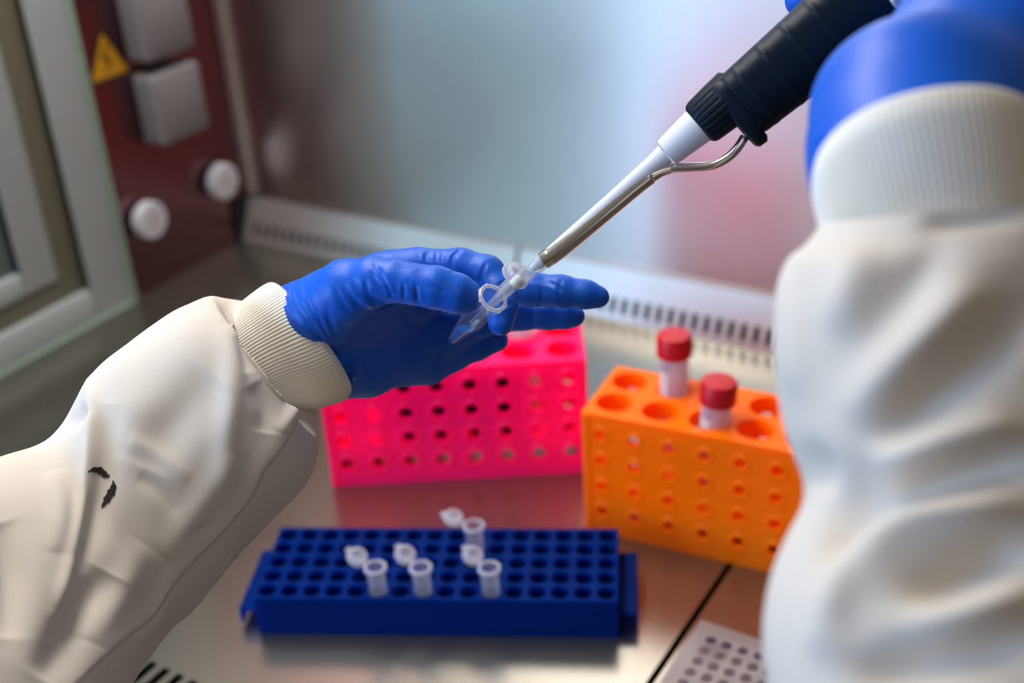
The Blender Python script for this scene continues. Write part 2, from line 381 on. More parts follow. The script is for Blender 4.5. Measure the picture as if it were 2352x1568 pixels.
wp('inner_frame', MT['frame'], lambda b: ring(b, .096, .676, .058, .892, .038, .022, XL-.012, XL+.003))
wp('window_seal', MT['seal'], lambda b: (box(b, XL-.004, XL+.008, .752, .758, 0, .95, .001), box(b, XL-.001, XL+.0085, .02, .752, 0, .0015)))
wp('pane', MT['pane'], lambda b: box(b, XL-.008, XL-.004, .134, .638, .08, .87))
# worktop in two lift-out panels with a gap between them; the left one carries the front air grille
def slot_sheet(bm, x0, x1, y0, y1, z0, z1, slots):
    """sheet with rectangular slots [(xa, xb)] between ys, ye, built as strips"""
    ys, ye, S_ = slots
    box(bm, x0, x1, ye, y1, z0, z1); box(bm, x0, x1, y0, ys, z0, z1)
    e = x0
    for a, b in S_: box(bm, e, a, ys, ye, z0, z1); e = b
    box(bm, e, x1, ys, ye, z0, z1)
pitch = .0117
sl = [(-.9325+pitch*i+.0, -.9325+pitch*i+.0062) for i in range(int((.9325-.25)/pitch))]
sh = (-.5271-.0031-(-.9325)) % pitch
sl = [(a+sh, b+sh) for a, b in sl]
sl = [s for s in sl if s[1] < -.255]
bm = bmesh.new(); slot_sheet(bm, XL+.0005, -.2445, 0.0, .918, -.004, 0, (.335, .379, sl))
tag(obj('worktop_panel', bm, MT['top'], None, False), 'wide brushed steel worktop panel left of the black seam, under the pink and blue racks', 'worktop')
bm = bmesh.new(); box(bm, -.2400, 1.09, 0, .918, -.004, 0)
tag(obj('worktop_panel', bm, MT['top'], None, False), 'brushed steel worktop panel right of the black seam, under the well plate', 'worktop')
# rear air outlet strip: leaning perforated strip at the foot of the back wall, two lengths
def vent(x0, x1, label):
    t = empty('vent_strip', (x0, .92, 0)); tag(t, label, 'vent strip', 'slotted strips at the foot of the back wall')
    n = int((x1-x0-.012)/.0118); off = (x1-x0-n*.0118)/2
    bm = bmesh.new(); a = math.atan2(.020, .045)
    Mx = Matrix.Rotation(-a, 4, 'X')
    hh = .0492; z0, z1 = .006, .0215
    segs = [(off+.0118*i+.0028, off+.0118*i+.0088) for i in range(n)]
    box(bm, 0, x1-x0, 0, .0012, z1, hh); box(bm, 0, x1-x0, 0, .0012, 0, z0); e = 0
    for p, q in segs: box(bm, e, p, 0, .0012, z0, z1); e = q
    box(bm, e, x1-x0, 0, .0012, z0, z1)
    for v in bm.verts: v.co = Mx @ v.co
    obj('slotted_face', bm, MT['strip'], t, False)
    bm = bmesh.new(); box(bm, 0, x1-x0, .004, .005, 0, .040)
    for v in bm.verts: v.co = Mx @ v.co
    obj('slot_shade_sheet', bm, MT['black'], t, False)  # black sheet standing in for the shade of the air gap behind the slots
vent(XL+.004, -.5895, 'long slotted steel air strip along foot of the back wall, left of the joint')
vent(-.5855, 1.08, 'slotted steel air strip at the foot of the back wall, right of the joint')
bm = bmesh.new(); box(bm, XL, XL+.0035, .915, .943, 0, .047); tag(obj('corner_gap_seal', bm, MT['black'], None, False), 'short black rubber seal upright in the rear left corner', 'seal')
bm = bmesh.new()
for k in range(9):
    pass
lathe(bm, [(0, 0), (.008, 0), (.008, .001), (0, .001)], 6); bm.clear()
box(bm, XL, XL+.014, YB-.006, YB, .048, 1.2, .003); tag(obj('corner_trim', bm, MT['strip'], None, True), 'grey upright metal corner trim between side wall and back wall', 'trim')

# sockets, sticker and taps on the left wall
def socket(z0, z1, label):
    t = empty('socket_box', (XL, .812, z0)); tag(t, label, 'socket', 'grey socket boxes on the left wall')
    bm = bmesh.new(); box(bm, 0, .029, 0, .066, 0, z1-z0, .005, 4); obj('housing', bm, MT['socket'], t)
    bm = bmesh.new(); box(bm, .0285, .0305, .007, .059, .008, z1-z0-.008, .0012, 2); obj('hinged_cover', bm, MT['socket'], t)
socket(.147, .217, 'lower of the two grey plastic socket boxes on the steel side wall with a painted red reflection')
socket(.230, .302, 'upper grey plastic socket box, cut by the top edge of the photo')
t = empty('warning_sticker', (XL, .7885, .2185)); tag(t, 'yellow triangular warning sticker with a dark rim beside the socket boxes', 'sticker')
def tri(bm, s, x0, x1, cy=0, cz=0):
    a = [(cy-s/2, cz), (cy+s/2, cz), (cy, cz+s*.9)]
    A = [bm.verts.new((x0, y, z)) for y, z in a]; B = [bm.verts.new((x1, y, z)) for y, z in a]
    bm.faces.new(A); bm.faces.new(B)
    for i in range(3): bm.faces.new((A[i], A[(i+1) % 3], B[(i+1) % 3], B[i]))
bm = bmesh.new(); tri(bm, .056, 0, .0006); obj('dark_border', bm, MT['blackprint'], t, False)
bm = bmesh.new(); tri(bm, .046, .0006, .0010, 0, .0035); obj('yellow_field', bm, MT['yellow'], t, False)
bm = bmesh.new()   # bolt-shaped flash
for (ya, za), (yb, zb) in (((.002, .034), (-.005, .022)), ((-.005, .022), (.004, .021)), ((.004, .021), (-.002, .010))):
    dy, dz = yb-ya, zb-za; l = math.hypot(dy, dz); ny, nz_ = -dz/l*.0013, dy/l*.0013
    q = [(ya+ny, za+nz_), (ya-ny, za-nz_), (yb-ny, zb-nz_), (yb+ny, zb+nz_)]
    A = [bm.verts.new((.0010, y, z)) for y, z in q]; B = [bm.verts.new((.0013, y, z)) for y, z in q]
    bm.faces.new(A); bm.faces.new(B)
    for i in range(4): bm.faces.new((A[i], A[(i+1) % 4], B[(i+1) % 4], B[i]))
obj('bolt_symbol', bm, MT['blackprint'], t, False)
def knob(y, z, label):
    t = empty('tap_knob', (XL, y, z)); tag(t, label, 'tap', 'round white taps on the left wall')
    MX = frame_z((0, 0, 0), (1, 0, 0), (0, 0, 1))
    bm = bmesh.new(); lathe(bm, [(0, 0), (.008, 0), (.008, .004), (.0175, .005), (.0190, .007), (.0190, .016), (.0175, .0178), (0, .0182)], 40, MX); obj('knob_body', bm, MT['knob'], t)
    bm = bmesh.new(); box(bm, .0178, .0187, -.0026, .0026, -.0075, .0075, .0004, 1); obj('marker', bm, MT['knobmark'], t)
knob(.897, .079, 'round white tap knob nearest the rear corner, above the slotted strip')
knob(.790, .076, 'round white tap knob nearest the white window frame')

# ============================================================ RACKS
def tube_rack(name, mt, loc, rz, label, hr=.0054, nx=8):
    """hollow four-row block: side faces drilled with small round holes, top with two rows of large wells"""
    t = empty(name, loc, rz); tag(t, label, 'rack', 'tall drilled tube racks')
    Lx, Dy, Hz, th = .1965, .066, .0985, .0020
    us = [.0133+.0243*i for i in range(nx)]; vs = [.0195, .0405, .0615, .0825]
    def clip_panel(nm, f):
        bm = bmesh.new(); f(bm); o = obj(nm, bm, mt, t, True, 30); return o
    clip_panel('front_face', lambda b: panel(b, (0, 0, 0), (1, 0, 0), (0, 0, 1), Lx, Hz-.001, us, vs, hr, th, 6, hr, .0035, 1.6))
    clip_panel('rear_face', lambda b: panel(b, (Lx, Dy, 0), (-1, 0, 0), (0, 0, 1), Lx, Hz-.001, us, vs, hr, th, 6, hr, .0035, 1.6))
    wu = [.0165+.0327*i for i in range(6)]; wv_ = [.0180, .0480]
    clip_panel('top_face', lambda b: panel(b, (0, 0, Hz), (1, 0, 0), (0, 1, 0), Lx, Dy, wu, wv_, .0121, th, 8, .0121, .012, 1.1))
    clip_panel('side_face', lambda b: panel(b, (0, Dy-.002, 0), (0, -1, 0), (0, 0, 1), Dy-.004, Hz-.002, [.016, .046], vs, .0046, th, 6))
    clip_panel('side_face', lambda b: panel(b, (Lx, .002, 0), (0, 1, 0), (0, 0, 1), Dy-.004, Hz-.002, [.016, .046], vs, .0046, th, 6))
    clip_panel('shelf', lambda b: panel(b, (.002, .002, .030), (1, 0, 0), (0, 1, 0), Lx-.004, Dy-.004, wu, wv_, .0045, th, 8))
    bm = bmesh.new()
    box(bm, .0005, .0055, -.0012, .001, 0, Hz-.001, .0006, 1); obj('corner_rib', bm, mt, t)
    return t, wu, wv_
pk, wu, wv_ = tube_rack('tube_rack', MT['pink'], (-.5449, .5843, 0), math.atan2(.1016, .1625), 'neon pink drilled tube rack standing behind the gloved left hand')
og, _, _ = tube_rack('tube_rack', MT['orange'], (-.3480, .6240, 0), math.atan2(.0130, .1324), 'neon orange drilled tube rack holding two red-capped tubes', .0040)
def in_rack(root, x, y, z):
    c, s = math.cos(root.rotation_euler.z), math.sin(root.rotation_euler.z)
    return (root.location.x+c*x-s*y, root.location.y+s*x+c*y, z)
def capped_tube(loc, r, h, capr, caph, label, tilt=(0, 0), dot=False):
    t = empty('capped_tube', loc); t.rotation_euler = (tilt[0], tilt[1], .5); tag(t, label, 'tube', 'red-capped tubes in the orange rack')
    bm = bmesh.new(); lathe(bm, [(0, 0), (.003, 0), (r*.8, .014), (r, .018), (r, h), (r-.0009, h), (r-.0009, .0185), (r*.72, .015), (0, .001)], 40); obj('tube_body', bm, MT['milky'], t)
    bm = bmesh.new(); lathe(bm, [(0, h-.002), (capr-.001, h-.002), (capr, h-.001), (capr, h+caph-.0022), (capr-.0012, h+caph-.0004), (capr-.0035, h+caph), (0, h+caph)], 48)
    for v in bm.verts:
        if abs(math.hypot(v.co.x, v.co.y)-capr) < 1e-5 and v.co.z < h+caph-.001: pass
    obj('cap', bm, MT['redcap'], t)
    bm = bmesh.new()   # paper label wrapped part of the way round
    n = 14
    a = [bm.verts.new(((r+.0003)*math.cos(x), (r+.0003)*math.sin(x), h-.030)) for x in np.linspace(-2.9, -2.05, n)]
    b = [bm.verts.new(((r+.0003)*math.cos(x), (r+.0003)*math.sin(x), h-.012)) for x in np.linspace(-2.9, -2.05, n)]
    for i in range(n-1): bm.faces.new((a[i], a[i+1], b[i+1], b[i]))
    obj('paper_label', bm, MT['label'], t)
    bm = bmesh.new()
    for k in range(4):
        z = h-.010+.0022*(k % 2)
        a0 = -2.75+.22*k
        vs_ = [bm.verts.new(((r+.0004)*math.cos(x), (r+.0004)*math.sin(x), zz)) for zz in (z, z+.0013) for x in (a0, a0+.14)]
        bm.faces.new((vs_[0], vs_[1], vs_[3], vs_[2]))
    obj('printed_marks', bm, MT['ink'], t)
capped_tube(in_rack(og, wu[1], wv_[1], .034), .0098, .097-.003, .0121, .0145, 'taller-standing red-capped clear tube in the rear row of the orange rack')
capped_tube(in_rack(og, wu[2]+.001, wv_[0], .034), .0098, .082, .0121, .0145, 'lower-standing red-capped clear tube in the front row of the orange rack', (.02, .07))
# large clear tube standing open in the pink rack, and dark tubes seen through its side holes
t = empty('clear_tube', in_rack(pk, wu[4]+.004, wv_[1], .034)); tag(t, 'wide clear plastic tube in the pink rack, just below the fingertips', 'tube')
bm = bmesh.new(); lathe(bm, [(0, 0), (.009, .002), (.0112, .012), (.0112, .070), (.0148, .0705), (.0155, .072), (.0155, .079), (.0145, .080), (.0105, .080), (.0102, .013), (.008, .003), (0, .0015)], 44); obj('tube_body', bm, MT['milky'], t)
for k, (u, w_, m_) in enumerate(((.0619, 'third', 'darkblue'), (.0862, 'fourth', 'darkblue'), (.1135, 'fifth', 'nearblack'), (.1365, 'sixth', 'nearblack'))):
    t = empty('dark_tube', in_rack(pk, u-.001, .0165, .0302)); tag(t, 'dark tube inside the pink rack behind the %s column of side holes' % w_, 'tube', 'dark tubes inside the pink rack')
    bm = bmesh.new(); lathe(bm, [(0, 0), (.004, .001), (.0078, .012), (.0078, .0555), (0, .0555)], 24)
    obj('tube_body', bm, MT[m_], t)

# ---- low blue 80-well rack
br = empty('microtube_rack', (-.4843, .4311, 0), math.atan2(.1033, .2088)); tag(br, 'low dark blue rack with five rows of small round wells', 'rack')
cx_ = [.0074+.01447*i for i in range(16)]; cy_ = [.0078+.01447*j for j in range(5)]; BL, BD, BH = .2318, .0735, .030
bm = bmesh.new(); panel(bm, (0, 0, BH), (1, 0, 0), (0, 1, 0), BL, BD, cx_, cy_, .0061, .0012, 4, None, .024); obj('well_plate', bm, MT['blue'], br, True, 30)
bm = bmesh.new()
for (x0, x1, y0, y1) in ((0, BL, 0, .0014), (0, BL, BD-.0014, BD), (0, .0014, .0014, BD-.0014), (BL-.0014, BL, .0014, BD-.0014)): box(bm, x0, x1, y0, y1, 0, BH-.0012)
obj('skirt', bm, MT['blue'], br, False)
for x0, x1 in ((-.0135, .0), (BL, BL+.0125)):
    bm = bmesh.new(); box(bm, x0, x1, .006, BD-.006, .0125, .0155, .001, 1)
    xo = x0 if x0 < 0 else x1-.0018
    box(bm, xo, xo+.0018, .006, BD-.006, .004, .0155, .0005, 1); obj('side_handle', bm, MT['blue'], br, True)
# ---- open microtubes
def microtube(name, mtx, label, group=None, s=1.0, lidmat=None, wall=None, lid_ang=200, lid_tilt=20, lid_up=.003, m=None, liquid=None):
    """local Z up the tube axis, origin at the rim centre; lid hinged on local +X"""
    t = empty(name); t.matrix_world = mtx; tag(t, label, 'tube', group)
    m = m or MT['clear']
    bm = bmesh.new()
    out = [(0, -.0388), (.0010, -.0386), (.0019, -.0378), (.0024, -.0365), (.0050, -.0205), (.0054, -.0195), (.0054, -.0042), (.0056, -.0030), (.0066, -.0024), (.0066, -.0002), (.0064, 0)]
    inn = [(.0052, 0), (.0049, -.0006), (.0046, -.0195), (.0042, -.0205), (.0017, -.0362), (.0010, -.0375), (0, -.0378)]
    lathe(bm, [(r*s, z*s) for r, z in out+inn], 48); obj('tube_body', bm, m, t)
    bm = bmesh.new()       # collar ring, milky where it is thick, with small moulded nibs
    lathe(bm, [(.0054*s, -.0001), (.0067*s, -.0001), (.0068*s, .0009), (.0063*s, .0014), (.0054*s, .0014), (.0051*s, .0009)], 48, None, True)
    for k in range(8):
        a = 2*math.pi*(k+.4)/8
        if abs(math.sin(a)) < .3 and math.cos(a) > 0: continue
        box(bm, -.0004*s, .00025*s, -.0005*s, .0005*s, -.0003*s, .0009*s, .0001, 1, Matrix.Rotation(a, 4, 'Z') @ Matrix.Translation((.0069*s, 0, 0)))
    obj('collar', bm, lidmat or MT['milky'], t)
    # lid: disc with a plug ring, swung open
    bm = bmesh.new()
    A = Matrix.Translation((.0140*s, 0, .0012*s+lid_up*s)) @ Matrix.Rotation(math.radians(-lid_tilt), 4, 'Y')
    lathe(bm, [(0, 0), (.0060*s, 0), (.0066*s, .0004*s), (.0066*s, .0014*s), (.0062*s, .0018*s), (.0051*s, .0018*s), (.0050*s, .0046*s), (.0042*s, .0046*s), (.0041*s, .0018*s), (0, .0014*s)], 40, A)
    box(bm, .0058*s, .0084*s, -.0022*s, .0022*s, 0, .0010*s, .0003, 1, A)
    obj('lid', bm, lidmat or MT['milky'], t)
    bm = bmesh.new()
    p = [Vector((.0066*s, 0, .0006*s)), Vector((.0076*s, 0, .0012*s)), A @ Vector((-.0064*s, 0, .0006*s))]
    pr = None
    for q in p:
        cur = [bm.verts.new(q+Vector((0, y, z))) for y, z in ((-.0019*s, -.0003*s), (.0019*s, -.0003*s), (.0019*s, .0003*s), (-.0019*s, .0003*s))]
        if pr:
            for i in range(4): bm.faces.new((pr[i], pr[(i+1) % 4], cur[(i+1) % 4], cur[i]))
        pr = cur
    obj('hinge_strap', bm, lidmat or MT['milky'], t)
    return t
racktubes = [((868, 1366), 'leftmost of the three open clear microtubes in the front row of the blue rack'),
             ((972, 1366), 'middle of the three open clear microtubes in the front row of the blue rack'),
             ((1130, 1369), 'rightmost of the three open clear microtubes in the front row of the blue rack'),
             ((1095, 1262), 'open clear microtube standing alone in a rear row of the blue rack')]
rk = Matrix.Translation(br.location) @ Matrix.Rotation(br.rotation_euler.z, 4, 'Z')
for (px, py), lab in racktubes:
    best = None
    for i, x in enumerate(cx_):
        for j, y in enumerate(cy_):
            w = rk @ Vector((x, y, .031)); q, _ = proj(np.array(w)); e = (q[0]-px)**2+((q[1]-py)*1.0)**2
            if best is None or e < best[0]: best = (e, x, y)
    _, x, y = best; w = rk @ Vector((x, y, .0485)); k_ = [p for p, _ in racktubes].index((px, py))
    back = 'alone' in lab
    microtube('microtube', Matrix.Translation(w) @ Matrix.Rotation(math.radians((178, 166, 168, 190)[k_]), 4, 'Z'), lab, 'open microtubes in the blue rack', 1.06, MT['milky'], None, 0, 32 if not back else 22, .0008, MT['semi'])

# ---- 96-well plate
wpz = .0145
wp_ang = math.atan2(-.0003, .0103)
wp0 = Vector((-.2310, .5600, 0))
pt = empty('well_plate', (-.2310, .4290, 0)); tag(pt, 'clear well plate with a row of dark purple wells in the lower right', 'well plate')
us = [.0125+.0102*i for i in range(8)]; vs = [.0120+.0103*j for j in range(11)]
bm = bmesh.new(); panel(bm, (0, 0, wpz), (1, 0, 0), (0, 1, 0), .0965, .129, us, vs, .0036, .0010, 4, None, .011); obj('well_deck', bm, MT['plate'], pt, True, 30)
bm = bmesh.new()
for (x0, x1, y0, y1) in ((0, .0965, 0, .0012), (0, .0965, .1278, .129), (0, .0012, .0012, .1278), (.0953, .0965, .0012, .1278)): box(bm, x0, x1, y0, y1, 0, wpz-.001)
obj('skirt', bm, MT['plate'], pt, False)
bm = bmesh.new(); box(bm, .0014, .0951, .0014, .1276, .0078, .0084); obj('base_sheet', bm, MT['label'], pt, False)
for i, u in enumerate(us):
    bm = bmesh.new(); lathe(bm, [(0, 0), (.0033, 0), (.0033, .0045), (0, .0045)], 16, Matrix.Translation((u, vs[-1], .0088))); obj('purple_liquid', bm, MT['purple'], pt)

# ============================================================ PERSON
person = empty('person', at(1200, 2400, .45)); tag(person, 'person in a white lab coat and blue gloves pipetting into a small tube', 'person')
PL = np.array(person.location)
def person_part(name, V, Q, m, parent=None, rel=None):
    V = V-PL; me = mesh_np(name, V, Q); o = link(name, me, m, parent or person, True); return o
def sk(chain, k=.003):
    """chain: [(px, py, depth, radius mm)]"""
    pts = [(at(a, b, d), r/1000) for a, b, d, r in chain]
    def f(G):
        out = None
        for (a, ra), (b, rb) in zip(pts, pts[1:]):
            c = capsule(G, a, b, ra, rb); out = c if out is None else smin(out, c, k)
        return out
    return f, pts
def hand(chains, palm, kf, wrist_cut=None, h=.0008, pad=.006):
    fs = [sk(c) for c in chains]; ps = [sk(c, .006) for c in palm]
    allp = np.array([p for _, pts in fs+ps for p, r in pts]); rr = max(r for _, pts in fs+ps for p, r in pts)
    lo = allp.min(0)-rr-pad; hi = allp.max(0)+rr+pad
    def F_(G):
        P = None
        for f, _ in ps:
            v = f(G); P = v if P is None else smin(P, v, .012)
        fing = None
        for (f, _), k in zip(fs, kf):
            v = f(G); v2 = smin(P, v, k)
            fing = v2 if fing is None else smin(fing, v2, .0008)
        return fing
    V, Q = field_mesh(F_, lo, hi, h)
    return relax(V, Q, 2), Q
# ---- left hand: thumb in front, index hooked behind the tube, three fingers reaching right
thumb = [(742, 715, .556, 15.5), (800, 668, .545, 14), (858, 646, .538, 10.5), (905, 645, .534, 8.9), (950, 652, .532, 8.3), (1000, 660, .531, 8.9), (1050, 674, .531, 8.3), (1076, 682, .532, 6.6)]
index = [(880, 640, .566, 11), (960, 617, .565, 9.2), (1060, 614, .561, 8.3), (1118, 628, .557, 7.9), (1146, 668, .552, 7.2), (1153, 705, .549, 6.7), (1150, 742, .547, 5.6)]
middle = [(930, 690, .588, 11), (1040, 662, .590, 8.5), (1150, 658, .588, 7.8), (1225, 664, .583, 7.5), (1290, 669, .579, 7.3), (1345, 676, .577, 6.4), (1374, 682, .577, 5.2)]
ring_ = [(920, 760, .602, 12), (1020, 752, .607, 10), (1110, 734, .607, 8.4), (1200, 722, .603, 7.3), (1260, 722, .600, 7.0), (1300, 724, .598, 6.2), (1320, 726, .598, 5.0)]
pinky = [(900, 820, .612, 11), (985, 832, .618, 9.2), (1040, 814, .620, 8.0), (1095, 795, .620, 7.0), (1140, 781, .618, 6.0)]
palm = [[(690, 745, .570, 17), (800, 690, .566, 16), (900, 650, .568, 13)],
        [(715, 775, .578, 19), (810, 740, .584, 16), (920, 700, .590, 13)],
        [(735, 800, .586, 19), (830, 790, .596, 16), (930, 755, .603, 12.5)],
        [(760, 830, .590, 16.5), (840, 838, .600, 14), (930, 815, .612, 12.5), (975, 826, .616, 10.2)], [(930, 790, .610, 13), (1030, 772, .614, 9.0), (1080, 766, .616, 6.5)],
        [(742, 715, .562, 13), (700, 750, .574, 15)],
        [(700, 765, .580, 17), (640, 800, .582, 14), (580, 850, .580, 13)], [(735, 820, .586, 16), (670, 850, .584, 14), (620, 900, .582, 12)]]
V, Q = hand([thumb, index, middle, ring_, pinky], palm, [.007, .008, .008, .008, .008])
wr = lambda pts, w, h, p='crease': (np.array(pts, float), w, h, p)
def z8(pts): return [(780+x/6.532, 560+y/6.532) for x, y in pts]      # close view of the thumb
strokes = [
 wr(z8([(480, 430), (560, 590), (650, 690), (720, 740), (800, 800)]), 5, .0007), wr(z8([(600, 380), (680, 560), (760, 720), (800, 780)]), 4, .0006),
 wr(z8([(200, 540), (300, 700), (420, 810), (560, 870), (760, 880)]), 6, .0009), wr(z8([(380, 700), (520, 810), (640, 850), (800, 850)]), 5, .0009),
 wr(z8([(520, 300), (600, 430), (640, 560)]), 5, .0004), wr(z8([(960, 600), (965, 720), (960, 840)]), 4, .0007), wr(z8([(1020, 560), (1060, 640), (1080, 760)]), 5, .0003),
 wr(z8([(1130, 620), (1150, 740), (1170, 870)]), 5, .0009), wr(z8([(20, 560), (90, 700), (200, 820), (300, 900)]), 7, .0005), wr(z8([(1300, 600), (1500, 700), (1560, 760)]), 9, .0004),
 wr(z8([(1310, 120), (1290, 200), (1310, 260)]), 3.5, .0006), wr(z8([(1370, 110), (1350, 200), (1370, 270)]), 4, .0003), wr(z8([(1460, 110), (1450, 200), (1470, 280)]), 4, .0004),
 wr(z8([(1540, 110), (1530, 200), (1540, 290)]), 4, .0003), wr(z8([(1820, 80), (1720, 170), (1680, 280), (1720, 420)]), 4, .0009), wr(z8([(1800, 120), (1760, 200), (1740, 300)]), 3, .0003),
 wr(z8([(2200, 290), (2150, 400), (2120, 520), (2130, 640)]), 4, .0008),
 wr([(1145, 655), (1165, 650), (1180, 660)], 5, .0005), wr([(1130, 690), (1155, 700), (1180, 695)], 5, .0004),
 wr([(1240, 660), (1245, 690), (1235, 705)], 5, .0006), wr([(1205, 640), (1250, 645), (1290, 665), (1300, 690)], 5, .0004), wr([(1290, 640), (1284, 668), (1290, 700)], 5, .0005), wr([(1220, 720), (1225, 740), (1222, 755)], 5, .0005),
 # wrist: pulled wrinkles fanning from the cuff
 wr([(640, 668), (660, 700), (690, 740)], 4, .0007), wr([(655, 655), (672, 700), (705, 745), (735, 785)], 5, .0008), wr([(675, 660), (688, 700), (715, 740)], 5, .0006),
 wr([(700, 650), (712, 700), (745, 755)], 6, .0006), wr([(715, 735), (740, 780), (790, 830), (815, 850)], 6, .0010), wr([(725, 715), (755, 775), (800, 822)], 5, .0005),
 wr([(750, 700), (765, 760), (800, 810)], 7, .0005), wr([(735, 800), (765, 838), (800, 868)], 5, .0010), wr([(770, 645), (780, 680), (800, 712)], 7, .0004), wr([(840, 640), (845, 675), (868, 702)], 6, .0005),
 wr([(770, 822), (800, 832), (814, 850), (812, 868)], 9, .0032, 'ridge'), wr([(790, 855), (800, 868), (806, 880)], 5, .0015),
 wr([(1000, 770), (1010, 800), (1000, 835)], 8, .0008), wr([(900, 700), (960, 745), (1020, 760)], 12, .0007)]
V = sculpt(V, Q, strokes)
ka = at(640, 700, .57); kb = at(780, 870, .59)
gl = person_part('glove', V, Q, MT['glove']); tag(gl, 'left glove pinching the open tube between thumb and index finger')

# ---- cloth tubes built from cross-sections
def cloth(name, secs, m, rows, nt, parent=None, strokes=(), noise=.0, power=1.0, ribs=0, rib_amp=0, post=None, keep=False, thick=0, lean=0, smooth=0, decay=0):
    """secs: (Ax, Ay, Bx, By, depth, depth ratio): the section's two outline points and its distance"""
    S_ = crom(secs, rows); A = np.array([at(a, b, d) for a, b, _, _, d, _ in S_]); B = np.array([at(c, e, d) for _, _, c, e, d, _ in S_])
    Cn = (A+B)/2; maj = (A-B)/2; tan = np.gradient(Cn, axis=0); mn = Cn-CAMP; mn -= maj*((mn*maj).sum(1)/(maj*maj).sum(1))[:, None]; mn /= np.linalg.norm(mn, axis=1, keepdims=True)
    mn *= (np.linalg.norm(maj, axis=1)*S_[:, 5])[:, None]
    th = np.linspace(0, 2*np.pi, nt, endpoint=False); c, s = np.cos(th), np.sin(th)
    c = np.sign(c)*np.abs(c)**power; s = np.sign(s)*np.abs(s)**power
    V = Cn[:, None]+maj[:, None]*c[None, :, None]+mn[:, None]*s[None, :, None]
    if lean:
        g_ = Cn[rows//2]-Cn[0] if not decay else Cn[rows//4]-Cn[0]; tn_ = np.repeat((g_/np.linalg.norm(g_))[None], rows, 0)
        if decay: tn_ = tn_*(np.clip(1-np.arange(rows)/(rows*decay), 0, 1)**1.3)[:, None]
        V = V-tn_[:, None]*(lean*np.linalg.norm(mn, axis=1)[:, None]*s[None, :])[:, :, None]
    if ribs:
        out = maj[:, None]*c[None, :, None]+mn[:, None]*s[None, :, None]; out /= np.linalg.norm(out, axis=2, keepdims=True)
        V = V+out*(rib_amp*np.abs(np.sin(th*ribs/2))**.7)[None, :, None]
    if post is not None: V = post(V, th)
    V = V.reshape(-1, 3); Q = []
    for i in range(rows-1):
        a = i*nt+np.arange(nt); b = i*nt+(np.arange(nt)+1) % nt; Q.append(np.stack([a, b, b+nt, a+nt], 1))
    Q = np.concatenate(Q)
    n0 = normals_np(V, Q)
    if ((n0*(V-np.repeat(Cn, nt, 0))).sum(1)).mean() < 0: Q = Q[:, ::-1]
    if noise:
        nn = normals_np(V, Q); q = V*1.0; w = np.zeros(len(V))
        for sc, am in ((38, 1), (75, .5), (150, .22)):
            ph = rng.uniform(0, 6, 6); w += am*(np.sin(q[:, 0]*sc+ph[0]+1.4*np.sin(q[:, 1]*sc*.7+ph[1]))*np.sin(q[:, 1]*sc*.8+ph[2]+np.sin(q[:, 2]*sc+ph[3])))
        V = V+nn*(noise*w)[:, None]
    if len(strokes): V = sculpt(V, Q, strokes, .02)
    if smooth: V = relax(V, Q, smooth)
    o = person_part(name, V, Q, m, parent)
    arc = np.concatenate([[0], np.cumsum(np.linalg.norm(np.diff(Cn, axis=0), axis=1))]); rad = np.linalg.norm(maj, axis=1).mean()
    uu = np.stack([np.repeat(arc, nt), np.tile(th*rad, rows)], 1); lay = o.data.uv_layers.new(name='cloth')
    li = np.empty(len(o.data.loops), np.int32); o.data.loops.foreach_get('vertex_index', li); uvl = uu[li]
    q4 = uvl.reshape(-1, 4, 2); w = (q4[:, :, 1].max(1)-q4[:, :, 1].min(1)) > rad; q4[w, :, 1] += np.where(q4[w, :, 1] < rad, 2*np.pi*rad, 0)
    lay.data.foreach_set('uv', q4.astype(np.float32).ravel())
    if thick:
        sm = o.modifiers.new('cloth_thickness', 'SOLIDIFY'); sm.thickness = thick; sm.offset = -1
    return o, V, Q
secL = [(553, 712, 694, 930, .574, .80), (532, 700, 710, 960, .572, .84), (512, 688, 722, 985, .569, .90), (485, 684, 731, 1010, .566, .92), (440, 702, 726, 1055, .562, .92), (387, 729, 697, 1120, .558, .90), (302, 795, 630, 1187, .552, .88),
        (212, 872, 540, 1285, .545, .85), (139, 985, 448, 1402, .536, .84), (85, 1028, 400, 1448, .530, .84), (0, 1052, 345, 1520, .52, .84), (-110, 1090, 290, 1600, .505, .84), (-250, 1180, 220, 1720, .485, .84), (-420, 1330, 120, 1900, .46, .84)]
def z4(pts): return [(x/1.6535, 620+y/1.6535) for x, y in pts]
